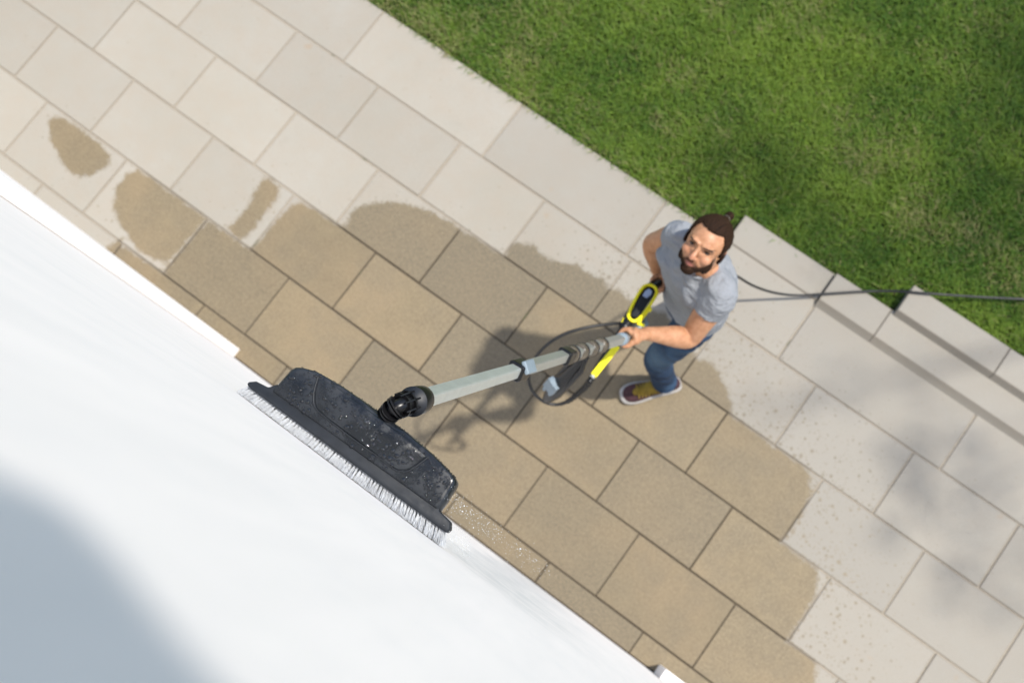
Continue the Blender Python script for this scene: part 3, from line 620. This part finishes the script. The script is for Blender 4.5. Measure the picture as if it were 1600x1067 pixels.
def loft(cs, w, d, n=28, wa=WD, da=DP, p=2.4):
    a = np.linspace(0, 2 * np.pi, n, endpoint=False); ca, sa = np.cos(a), np.sin(a)
    x = np.sign(ca) * np.abs(ca) ** (2 / p); y = np.sign(sa) * np.abs(sa) ** (2 / p); v = []
    for c, ww, dd in zip(cs, w, d):
        v.append(np.asarray(c) + ww * x[:, None] * wa + dd * y[:, None] * da)
    k = len(cs); f = [(i * n + j, i * n + (j + 1) % n, (i + 1) * n + (j + 1) % n, (i + 1) * n + j) for i in range(k - 1) for j in range(n)]
    f += [tuple(range(n - 1, -1, -1)), tuple((k - 1) * n + j for j in range(n))]; return np.concatenate(v), f
Rs, Re, Rw = G(1064, 369, 1.415), G(1020, 381, 1.185), G(1027, 423, .985)
Ls, Le, Lw = G(1126, 459, 1.415), G(1077, 528, 1.235), G(1010, 521, 1.365)
PELV, WAIST, CHEST, NECK = np.array([3.445, 1.34, .93]), np.array([3.425, 1.345, 1.09]), np.array([3.40, 1.345, 1.28]), np.array([3.395, 1.35, 1.45])

bd = MB()
# torso and legs inside the clothes
bd.add(*loft([PELV, WAIST, CHEST, (Rs + Ls) / 2 + [0, 0, .0], NECK], [.125, .12, .14, .11, .055], [.085, .08, .082, .050, .050]))
# neck and head
bd.add(*tube([NECK - [0, 0, .05], NECK + [0, 0, .02], H(0, -.030, -.060), H(0, -.02, -.02)], [.068, .062, .058, .056], 20))
bd.add(*tube([Rs * .55 + NECK * .45 + [0, 0, .0], NECK + [0, 0, .01], Ls * .55 + NECK * .45], [.035, .05, .035], 14))
bd.add(*Hel((0, -.012, .030), (.074, .092, .083)))                   # skull
bd.add(*Hel((0, .025, .015), (.066, .068, .078)))                    # forehead and face block
bd.add(*Hel((0, .030, -.045), (.057, .058, .062)))                   # jaw
bd.add(*Hel((0, .062, -.088), (.030, .026, .024)))                   # chin
for s in (-1, 1):
    bd.add(*Hel((s * .036, .058, -.022), (.026, .026, .024)))        # cheekbone
    bd.add(*Hel((s * .050, .010, -.065), (.018, .035, .030)))        # jaw angle
    bd.add(*tube([H(s * .010, .090, .030), H(s * .030, .088, .034), H(s * .052, .070, .026)], np.array([.0075, .0085, .006]), 10))   # brow ridge
    bd.add(*Hel((s * .0115, .099, -.024), (.0085, .010, .0075), 12, 8))                                                   # nostril wing
    ex = HA.copy(); bd.add(*ellipsoid(H(s * .078, -.010, -.006), np.array([.0075, .019, .031]) * HS, HA, 16, 12)); bd.add(*ellipsoid(H(s * .075, -.004, -.028), np.array([.008, .009, .011]) * HS, HA, 10, 8))
bd.add(*tube([H(0, .086, .022), H(0, .097, .004), H(0, .110, -.014), H(0, .111, -.021)], np.array([.0075, .0085, .0105, .0105]), 12))  # nose
bd.add(*tube([H(-.023, .079, -.053), H(-.010, .0895, -.0495), H(0, .0905, -.0505), H(.010, .0895, -.0495), H(.023, .079, -.053)], [.004, .0062, .0058, .0062, .004], 8))
bd.add(*tube([H(-.021, .079, -.057), H(-.008, .088, -.0605), H(.008, .088, -.0605), H(.021, .079, -.057)], [.004, .0072, .0072, .004], 8))
# arms
def arm(s, e, w_, k=1.):
    ue = e - s; fe = w_ - e
    bd.add(*tube(spline([s, s + ue * .35, s + ue * .7, e, e + fe * .3, e + fe * .7, w_], 26), spline([[.052 * k, 0, 0], [.053 * k, 0, 0], [.047 * k, 0, 0], [.040 * k, 0, 0], [.043 * k, 0, 0], [.032 * k, 0, 0], [.026 * k, 0, 0]], 26)[:, 0], 20))
arm(Rs, Re, Rw, 1.0); arm(Ls, Le, Lw, 1.0)
def grip(C, a, p, r, wrist, sgn=1, arc=(150, 165, 160, 140), thumb=115, fr=.0094, tof=-.03, foff=(-.030, -.010, .010, .029)):
    """hand closed round a bar: palm on the p side, four fingers one way round, the thumb the other way"""
    a = unit(a); p = unit(p - a * (p @ a)); q = np.cross(a, p) * sgn
    pc = C + p * (r + .016)
    bd.add(*ellipsoid(pc, (.044, .033, .0185), [a, q, p], 18, 12)); bd.add(*ellipsoid(pc + q * .012 - p * .003, (.040, .018, .016), [a, q, p], 18, 12))
    bd.add(*ellipsoid(pc + a * tof * .6 - q * .016 - p * .004, (.022, .018, .017), [a, q, p], 14, 10))
    bd.add(*tube(spline([wrist, wrist * .5 + pc * .5 + p * .006, pc], 8), np.linspace(.0265, .027, 8), 16, ref=a, sq=.8))
    for k, (o_, ar) in enumerate(zip(foff, arc)):
        L_ = []; rr = r + fr * .85; nseg = 4
        for j in range(nseg + 1):
            th = math.radians(28 + (ar - 28) * j / nseg); ex_ = .007 if j in (1, 2) else 0.
            L_.append(C + a * (o_ * (1 - .08 * j / nseg)) + (p * math.cos(th) + q * math.sin(th)) * (rr + ex_ * .5))
        L_.insert(0, pc + a * o_ * .85 + q * .010)
        bd.add(*tube(spline(L_, 14), np.linspace(fr * 1.08, fr * (.80 if k < 3 else .72), 14), 10))
    L_ = [pc + a * tof * .5 - q * .018]
    for j in range(4):
        th = math.radians(-(45 + (thumb - 45) * j / 3)); L_.append(C + a * (tof + tof * .25 * j / 3) + (p * math.cos(th) + q * math.sin(th)) * (r + fr))
    bd.add(*tube(spline(L_, 14), np.linspace(fr * 1.35, fr * .95, 14), 10))
HC_L = solve_on(PA, PB, 980); GR = GA - e3 * .035 - e1 * .002
grip(HC_L, axp, Lw - HC_L, .0200, Lw, sgn=-1)
grip(GR + e3 * .004, unit(e3 * -1 - e1 * .3), unit(-e1 * .9 + (Rw - GR)), .0165, Rw, sgn=1)
# legs under the jeans
Lh_, Lk, La = np.array([3.500, 1.275, .90]), G(1028, 560, .50), np.array([3.505, 1.150, .09])
Rh_, Rk, Ra = np.array([3.375, 1.375, .90]), np.array([3.40, 1.43, .50]), np.array([3.43, 1.66, .10])
for h_, k_, a_ in ((Lh_, Lk, La), (Rh_, Rk, Ra)): bd.add(*tube(spline([h_, h_ * .5 + k_ * .5, k_, k_ * .6 + a_ * .4, a_], 20), np.interp(np.linspace(0, 4, 20), [0, 1, 2, 3, 4], [.07, .062, .048, .046, .032]), 16))
me = fuse(bd, .0026, 5, .5); v = getv(me)
# sculpt the head in its own frame: sockets, eyelid line, philtrum, temples
q = ((v - HC) @ HA.T) / HS; hm = np.linalg.norm(q, axis=1) < .17
def gs(c, r): return np.exp(-(((q - np.array(c)) / np.array(r)) ** 2).sum(1)) * hm
dv = np.zeros(len(v))
for s in (-1, 1): dv -= .0095 * gs((s * .031, .082, .010), (.017, .03, .0105)); dv -= .003 * gs((s * .045, .065, -.050), (.014, .03, .016)); dv -= .004 * gs((s * .017, .085, .012), (.007, .03, .010))
dv -= .002 * gs((0, .09, -.035), (.004, .02, .007)); dv -= .003 * gs((0, .085, -.070), (.02, .03, .006)); dv -= .0022 * gs((0, .090, -.0555), (.022, .03, .0018))
v = v + dv[:, None] * fw * HS; setv(me, v); q = ((v - HC) @ HA.T) / HS; x, y, z = q.T; ax_ = np.abs(x)
sm = lambda a, lo, hi: np.clip((a - lo) / (hi - lo), 0, 1)
cheek = -.030 - .030 * sm(y, .02, .075) + .0 * z                                   # beard's upper border falls towards the mouth
top = np.interp(ax_, [0, .018, .034, .050, .062, .072], [-.036, -.038, -.052, -.044, -.020, .020])
beard = sm(top - z, -.004, .009) * hm * sm(y, -.022, -.010) * sm(z, -.135, -.118)
under = sm(-.100 - z, 0, .012) * sm(.045 - y, 0, .03); beard *= 1 - under
beard *= 1 - gs((0, .095, -.0555), (.020, .03, .0085)) * .98; beard *= 1 - .55 * gs((0, .09, -.070), (.012, .02, .006)); beard *= 1 - .45 * gs((0, .1, -.040), (.0035, .03, .008))
lip = np.clip(1.35 * gs((0, .090, -.0555), (.0195, .03, .0085)), 0, 1) * (ax_ < .026)
brow = np.zeros(len(v))
for s in (-1, 1):
    cz = .0275 + .10 * (ax_ - .015) - 2.6 * (ax_ - .033) ** 2; brow = np.maximum(brow, sm(.0062 - np.abs(z - cz), 0, .004) * sm(ax_, .011, .018) * sm(.058 - ax_, 0, .012))
brow *= hm * (y > .04); lid = np.maximum(0, 0 * x)
fl = np.clip(gs((0, .11, -.018), (.016, .03, .014)) + gs((.04, .07, -.02), (.02, .03, .015)) * .6 + gs((-.04, .07, -.02), (.02, .03, .015)) * .6, 0, 1) + ((ax_ > .074) & hm & (z < .03)) * .7
for n_, a_ in (('beard', beard), ('lip', lip), ('brow', brow), ('flush', fl)): fattr(me, n_, a_)
body = link('body', me, M_SKIN, man)
for s in (-1, 1):
    eo = MB().add(*Hel((s * .031, .0670, .0095), (.0125, .0125, .0105), 18, 12)).build('eye', M_EYE, body)
    ed_ = unit(np.array([0, 0, 0]) + (CAM - HC)); c = H(s * .031, .0670, .0095)
    MB().add(*ellipsoid(c + unit(fw + .25 * up) * .0078, (.0062, .0062, .0055), None, 12, 8)).build('iris', M_IRIS, eo)
    MB().add(*tube([H(s * .019, .0785, .0115), H(s * .026, .0832, .0165), H(s * .034, .0830, .0170), H(s * .043, .0765, .0120)], .0016, 6)).build('eyelash', M_HAIR, eo)
# hair: slicked back shell with the hairline cut to the photo, and a bun
def hmarg(p_):
    low_ = np.interp(p_[1], [-.12, -.05, -.030, -.014, .0, .006, .012, .02], [-.020, -.004, .014, .020, .020, .002, -.012, -.012])
    jag = .0010 * math.sin(p_[0] * 400 + 2 * math.sin(p_[0] * 170)); return max(p_[2] - .085 + jag, min(.033 - p_[1] + .30 * min(p_[2] - .05, 0) + jag, p_[2] - low_))
mb = MB(); nu, nv = 150, 110; vv = []; keep = []
for j in range(nv + 1):
    for i in range(nu):
        th = math.pi * j / nv; ph = 2 * math.pi * i / nu; vv.append([.0785 * math.sin(th) * math.cos(ph), -.012 + .0985 * math.sin(th) * math.sin(ph), .028 + .0905 * math.cos(th)])
vv = np.array(vv)
def hairy(p_):
    return hmarg(p_) > 0
ff = [(j * nu + i, (j + 1) * nu + i, (j + 1) * nu + (i + 1) % nu, j * nu + (i + 1) % nu) for j in range(nv) for i in range(nu)]
ff = [f_ for f_ in ff if sum(hairy(vv[i]) for i in f_) >= 3]
mg = np.array([hmarg(p_) for p_ in vv])
k_ = .935 + .065 * np.clip(mg / .022, 0, 1) ** .5; k_ += .006 * np.sin(np.arctan2(vv[:, 0], vv[:, 2] + .06) * 60 + 2 * np.sin(vv[:, 1] * 60)) * np.clip(mg / .02, 0, 1)
vs = np.array([0, -.012, .028]) + (vv - np.array([0, -.012, .028])) * k_[:, None]; hv = np.array([H(*p_) for p_ in vs]); used = sorted({i for f_ in ff for i in f_}); mp = {i: k for k, i in enumerate(used)}
hq = (vv[used] - np.array([0, -.11, .055])); hair = MB().add(hv[used], [tuple(mp[i] for i in f_) for f_ in ff]).build('hair', M_HAIR, body)
fattr(hair.data, 'strand', np.arctan2(hq[:, 0], hq[:, 2] + .02) * 1.6); fattr(hair.data, 'along', np.linalg.norm(hq, axis=1) * 10)
m_ = hair.modifiers.new('s', 'SOLIDIFY'); m_.thickness = .004; m_.offset = -1
bun = MB().add(*Hel((.004, -.108, .104), (.0175, .020, .0175))).add(*tube([H(.0, -.080, .085), H(.003, -.100, .098)], [.020, .010], 14)).build('hair_bun', M_HAIR, hair); print('bun', PX(H(.004, -.108, .104)), 'chin', PX(H(0, .07, -.112)), 'top', PX(H(0, 0, .119)))
bv = getv(bun.data); fattr(bun.data, 'strand', bv @ lf * 30); fattr(bun.data, 'along', bv @ up * 4)
MB().add(*tube([H(.002, -.094, .094), H(.003, -.098, .096)], .0155, 16, caps='flat')).build('hair_tie', M_CLIP, hair)

# t-shirt
sh = MB()
sh.add(*loft([PELV + [0, -.005, -.03], PELV + [0, 0, .05], WAIST, CHEST - [0, 0, .06], CHEST + [0, 0, .05], (Rs + Ls) / 2 + [0, .005, -.008], NECK + [0, .006, -.022]],
             [.150, .148, .146, .160, .165, .130, .072], [.112, .110, .110, .118, .120, .086, .066]))
def sleeve(s, e, c_in, r0, r1, L_):
    d_ = unit(e - s); sh.add(*tube(spline([c_in, s, s + d_ * L_ * .5, s + d_ * L_], 12), np.linspace(r0, r1, 12), 20, caps='flat'))
sleeve(Rs, Re, CHEST + [-.05, .02, .11], .062, .056, .082); sleeve(Ls, Le, CHEST + [.06, -.02, .11], .068, .062, .100)
sh.add(*ellipsoid(Rs + [0.012, 0, .0], (.052, .054, .052))); sh.add(*ellipsoid(Ls - [.012, 0, 0], (.060, .060, .056)))
sh.add(*tube([Rs + [.03, 0, .025], NECK + [-.062, .012, -.012]], [.038, .030], 16)); sh.add(*tube([Ls + [-.03, 0, .025], NECK + [.062, .0, -.012]], [.040, .030], 16))
sh.add(*ellipsoid(NECK + DP * .052 + [0, 0, -.058], (.070, .046, .050), [WD, DP, [0, 0, 1]]))
for s in (-1, 1): sh.add(*ellipsoid(CHEST + WD * s * .075 + DP * .075 + [0, 0, .05], (.080, .050, .070), [WD, DP, [0, 0, 1]]))
me = fuse(sh, .0055, 8, .5); v = getv(me); n = normals(me)
def wav(P, d_, f_, ph): return np.sin(P @ np.array(d_) * f_ + ph + 1.3 * np.sin(P @ np.array([d_[2], d_[0], d_[1]]) * f_ * .6 + ph * 2))
g = np.clip((v[:, 2] - .85) / .3, 0, 1); dsp = .0032 * wav(v, (.5, .2, 1.), 58, .3) * (.4 + .6 * wav(v, (1, .3, -.2), 11, 2)) + .0025 * wav(v, (-.8, .4, .9), 43, 1.1) * (.5 + .5 * wav(v, (.2, 1, .5), 14, 0))
dl = np.linalg.norm(v - Ls, axis=1); dsp += .0045 * np.sin(dl * 105) * np.exp(-((dl - .12) / .07) ** 2); dr_ = np.linalg.norm(v - Rs, axis=1); dsp += .0035 * np.sin(dr_ * 115) * np.exp(-((dr_ - .11) / .06) ** 2)
setv(me, v + n * dsp[:, None]); shirt = link('t_shirt', me, M_SHIRT, man)
# collar rib
cr = []
for a in np.linspace(0, 2 * np.pi, 30):
    cr.append(NECK + WD * .072 * math.cos(a) + DP * (.008 + .070 * math.sin(a)) + np.array([0, 0, -.004 - .020 * max(0, math.sin(a))]))
MB().add(*tube(cr, .0085, 10, sq=.8, caps='flat')).build('collar', M_SHIRT, shirt)

# jeans
je = MB(); je.add(*loft([PELV + [0, 0, -.13], PELV + [0, 0, -.05], PELV + [0, 0, .04]], [.135, .148, .142], [.098, .105, .098]))
for h_, k_, a_ in ((Lh_, Lk, La), (Rh_, Rk, Ra)):
    je.add(*tube(spline([h_, h_ * .5 + k_ * .5, k_, k_ * .6 + a_ * .4, a_ + np.array([0, 0, .015])], 24), np.interp(np.linspace(0, 4, 24), [0, 1, 2, 3, 4], [.085, .076, .062, .060, .055]), 22, caps='flat'))
me = fuse(je, .0055, 5, .5); v = getv(me); n = normals(me); kd = np.linalg.norm(v - Lk, axis=1); ad = np.abs(v[:, 2] - .14)
dsp = .0035 * np.sin(v[:, 2] * 150 + 3 * np.sin(v[:, 0] * 40)) * np.exp(-((v[:, 2] - .15) / .07) ** 2) + .003 * np.sin(v[:, 2] * 110 + v[:, 0] * 60) * np.exp(-(kd / .12) ** 2) + .0022 * wav(v, (.6, .5, 1.), 60, .7)
setv(me, v + n * dsp[:, None]); fattr(me, 'fade', np.exp(-((np.linalg.norm(v - (Lk * .72 + Lh_ * .28 + DP * .07), axis=1)) / .085) ** 2)); jeans = link('jeans', me, M_JEANS, man)
cf = []
for a in np.linspace(0, 2 * np.pi, 24): cf.append(La + np.array([.0545 * math.cos(a), .0545 * math.sin(a), .020 + .003 * math.sin(3 * a)]))
MB().add(*tube(cf, .0075, 8, caps='flat')).build('hem', M_JEANS, jeans)

def shoe(toe, heel, lift=0.):
    d_ = heel - toe; L_ = np.linalg.norm(d_[:2]); f_ = unit([*(-d_[:2]), 0]); s_ = np.cross([0, 0, 1], f_)
    o_ = np.array([heel[0], heel[1], 0.])
    us = [-.02, .0, .06, .2, .4, .6, .75, .88, .96, 1.]; ws = [.012, .026, .034, .036, .034, .042, .047, .043, .030, .010]
    def outl(k, z): return [o_ + f_ * u * L_ + s_ * (w_ + k) * sg + [0, 0, z] for sg, seq in ((1, list(zip(us, ws))), (-1, list(zip(us, ws))[::-1])) for u, w_ in seq]
    n_ = 20
    def lay(levels):
        v_ = np.concatenate([np.array(l_) for l_ in levels]); k = len(levels); ff_ = [(i * n_ + j, i * n_ + (j + 1) % n_, (i + 1) * n_ + (j + 1) % n_, (i + 1) * n_ + j) for i in range(k - 1) for j in range(n_)]
        return v_, ff_ + [tuple(range(n_ - 1, -1, -1)), tuple((k - 1) * n_ + j for j in range(n_))]
    sh_ = empty('shoe', tuple((toe + heel) / 2 * [1, 1, 0]), None, None); sh_.parent = man; sh_.matrix_parent_inverse = parent_inv(man); sh_.location = tuple((toe + heel) / 2 * [1, 1, 0])
    return o_, f_, s_, L_, outl, lay
def build_shoe(toe, heel, ank):
    d_ = heel - toe; L_ = np.linalg.norm(d_[:2]); f_ = unit([*(-d_[:2]), 0]); s_ = np.cross([0, 0, 1], f_); o_ = np.array([heel[0], heel[1], .002])
    us = np.array([0, .03, .10, .25, .42, .6, .75, .88, .96, 1.]); ws = np.array([.016, .028, .036, .038, .037, .044, .050, .046, .033, .013]); side = [1] * 10 + [-1] * 10
    U = np.r_[us, us[::-1]]; W_ = np.r_[ws, ws[::-1]]; n_ = 20
    def ring(k, z, zf=None):
        zz = np.full(20, z) if zf is None else zf(U)
        return np.array([o_ + f_ * (u * L_ - k * (u - .5) * 2) + s_ * (w_ - k) * sg + [0, 0, h_] for u, w_, sg, h_ in zip(U, W_, side, zz)])
    def lay(rs):
        k = len(rs); return np.concatenate(rs), [(i * n_ + j, i * n_ + (j + 1) % n_, (i + 1) * n_ + (j + 1) % n_, (i + 1) * n_ + j) for i in range(k - 1) for j in range(n_)] + [tuple(range(n_ - 1, -1, -1)), tuple((k - 1) * n_ + j for j in range(n_))]
    hgt = lambda c: (lambda U_: np.interp(U_, [0, .1, .35, .5, .7, .9, 1], [.085, .092, .090, .082, .060, .045, .034]) * c)
    up_ = fixn(MB().add(*lay([ring(.004, .022), ring(.001, .034, lambda U_: hgt(.55)(U_)), ring(.006, 0, hgt(.8)), ring(.015, 0, hgt(.95)), ring(.026, 0, hgt(1.0))])).build('shoe', M_SHOE, man))
    m_ = up_.modifiers.new('s', 'SUBSURF'); m_.levels = m_.render_levels = 2
    so2 = fixn(MB().add(*lay([ring(.0, 0), ring(-.006, .006), ring(-.0065, .026), ring(.001, .031)])).build('sole', M_SOLE, up_)); m_ = so2.modifiers.new('s', 'SUBSURF'); m_.levels = m_.render_levels = 1
    mb_ = MB()                                                     # tongue and laces
    def topz(u): return float(hgt(.99)(np.array([u]))[0])
    tg = [o_ + f_ * u * L_ + np.array([0, 0, topz(u) - .012]) for u in np.linspace(.38, .74, 8)]; mb_.add(*tube(tg, [.030, .031, .031, .030, .028, .027, .025, .02], 14, ref=(0, 0, 1), sq=1.0))
    for u in np.linspace(.40, .72, 7):
        c = o_ + f_ * u * L_ + np.array([0, 0, topz(u) + .011]); mb_.add(*tube([c - s_ * .034 - [0, 0, .020], c - s_ * .02 - [0, 0, .001], c + [0, 0, .007], c + s_ * .02 - [0, 0, .001], c + s_ * .034 - [0, 0, .020]], .0042, 8))
    mb_.build('laces', M_LACE, up_)
build_shoe(G(970, 619, 0.02) * [1, 1, 0], np.array([3.570, 1.205, 0]), La)
build_shoe(np.array([3.385, 1.50, 0]), np.array([3.46, 1.76, 0]), Ra)
MB().add(*tube([La + [0, 0, .03], La + [-.01, -.01, -.03]], .036, 14)).build('sock', M_LACE, man)

# ---------------------------------------------------------------- tree right of the terrace, its leaves dapple the stones and the lawn
def mat_leaf():
    t = NT('tree_leaf', rough=.5); c = t.mix(t.attr('hue'), (.035, .085, .012), (.08, .15, .025)); t.set('color', c); tr = t.n('BsdfTranslucent', {'Color': c})
    mx = t.n('MixShader', {0: .3, 1: t.b.outputs[0], 2: tr.outputs[0]}); t.t.links.new(mx.outputs[0], t.t.nodes['Material Output'].inputs[0]); return t.m
t = NT('bark', rough=.95); nb = t.noise(18, 5, .7, t.coord((1, 1, .25))); t.set('color', t.mix(nb, (.05, .035, .022), (.14, .11, .08))); t.bump(nb, .02); M_BARK = t.m
spots = [(1470, 742, .22, 170, 3.9), (1420, 720, .12, 60, 3.8), (1385, 828, .07, 26, 3.9), (1560, 885, .22, 130, 4.0), (1500, 905, .12, 34, 4.1), (1190, 640, .13, 26, 4.3), (1260, 630, .10, 18, 4.2),
         (1330, 600, .12, 20, 4.2), (1540, 760, .14, 30, 3.8), (1180, 262, .20, 95, 4.5), (1105, 245, .16, 55, 4.6), (1260, 300, .20, 70, 4.5), (1340, 390, .22, 75, 4.4), (1590, 210, .26, 160, 4.3), (1585, 120, .20, 80, 4.3), (1500, 350, .18, 40, 4.2), (1580, 330, .2, 60, 4.2), (1440, 590, .16, 26, 4.0), (1590, 60, .2, 80, 4.4)]
tree = empty('tree', (8.6, 6.6, -.03), 'leafy deciduous tree at the far side of the lawn, out past the right edge', 'tree')
tb = np.array([8.6, 6.6, -.05]); crotch = np.array([8.45, 6.3, 2.6]); tr_ = MB().add(*tube(spline([tb, tb + [.02, -.05, 1.2], crotch, crotch + [-.1, -.1, 1.6], crotch + [0, .1, 3.2]], 20), np.linspace(.19, .06, 20), 12))
lv = []; lh = []
def leaves(c, r, n):
    for _ in range(n):
        d_ = rng.normal(0, 1, 3); d_ /= np.linalg.norm(d_); p_ = c + d_ * r * rng.uniform(.2, 1) ** .6 * np.array([1, 1, .7]); a_ = unit(rng.normal(0, 1, 3) * [1, 1, .35]); b_ = unit(np.cross(a_, unit(rng.normal(0, .5, 3) + [0, 0, 1]))); l_ = rng.uniform(.03, .05); w_ = l_ * .30
        lv.append([p_, p_ + a_ * l_ * .5 + b_ * w_, p_ + a_ * l_, p_ + a_ * l_ * .5 - b_ * w_]); lh.append(rng.random())
ends = []
for px, py, r, n, h in spots:
    g = G(px, py); c = g + np.array(sdir) * (h / sdir[2]); ends.append(c); leaves(c, r * 1.4, int(n * (1.25 if py > 500 else 1.7)))
for c in ends:
    st_ = crotch + [0, 0, rng.uniform(0, 1.4)]; md = (st_ + c) / 2 + np.array([0, 0, .35]); br = spline([st_, md, c], 14); tr_.add(*tube(br, np.linspace(.016, .003, 14), 5))
for k in range(60):
    a_ = rng.uniform(0, 2 * np.pi); rr = rng.uniform(.2, 1.9); c = crotch + np.array([math.cos(a_) * rr, math.sin(a_) * rr + .5, rng.uniform(.9, 3.6)]); leaves(c, .42, 110)
    if k % 3 == 0: tr_.add(*tube(spline([crotch + [0, 0, .5], (crotch + c) / 2 + [0, 0, .2], c], 8), np.linspace(.03, .006, 8), 6))
tr_.build('trunk', M_BARK, tree)
lv = np.array(lv); nl = len(lv); cr_ = MB().add(lv.reshape(-1, 3), [(4 * i, 4 * i + 1, 4 * i + 2, 4 * i + 3) for i in range(nl)]).build('crown', mat_leaf(), tree, False); fattr(cr_.data, 'hue', np.repeat(lh, 4))
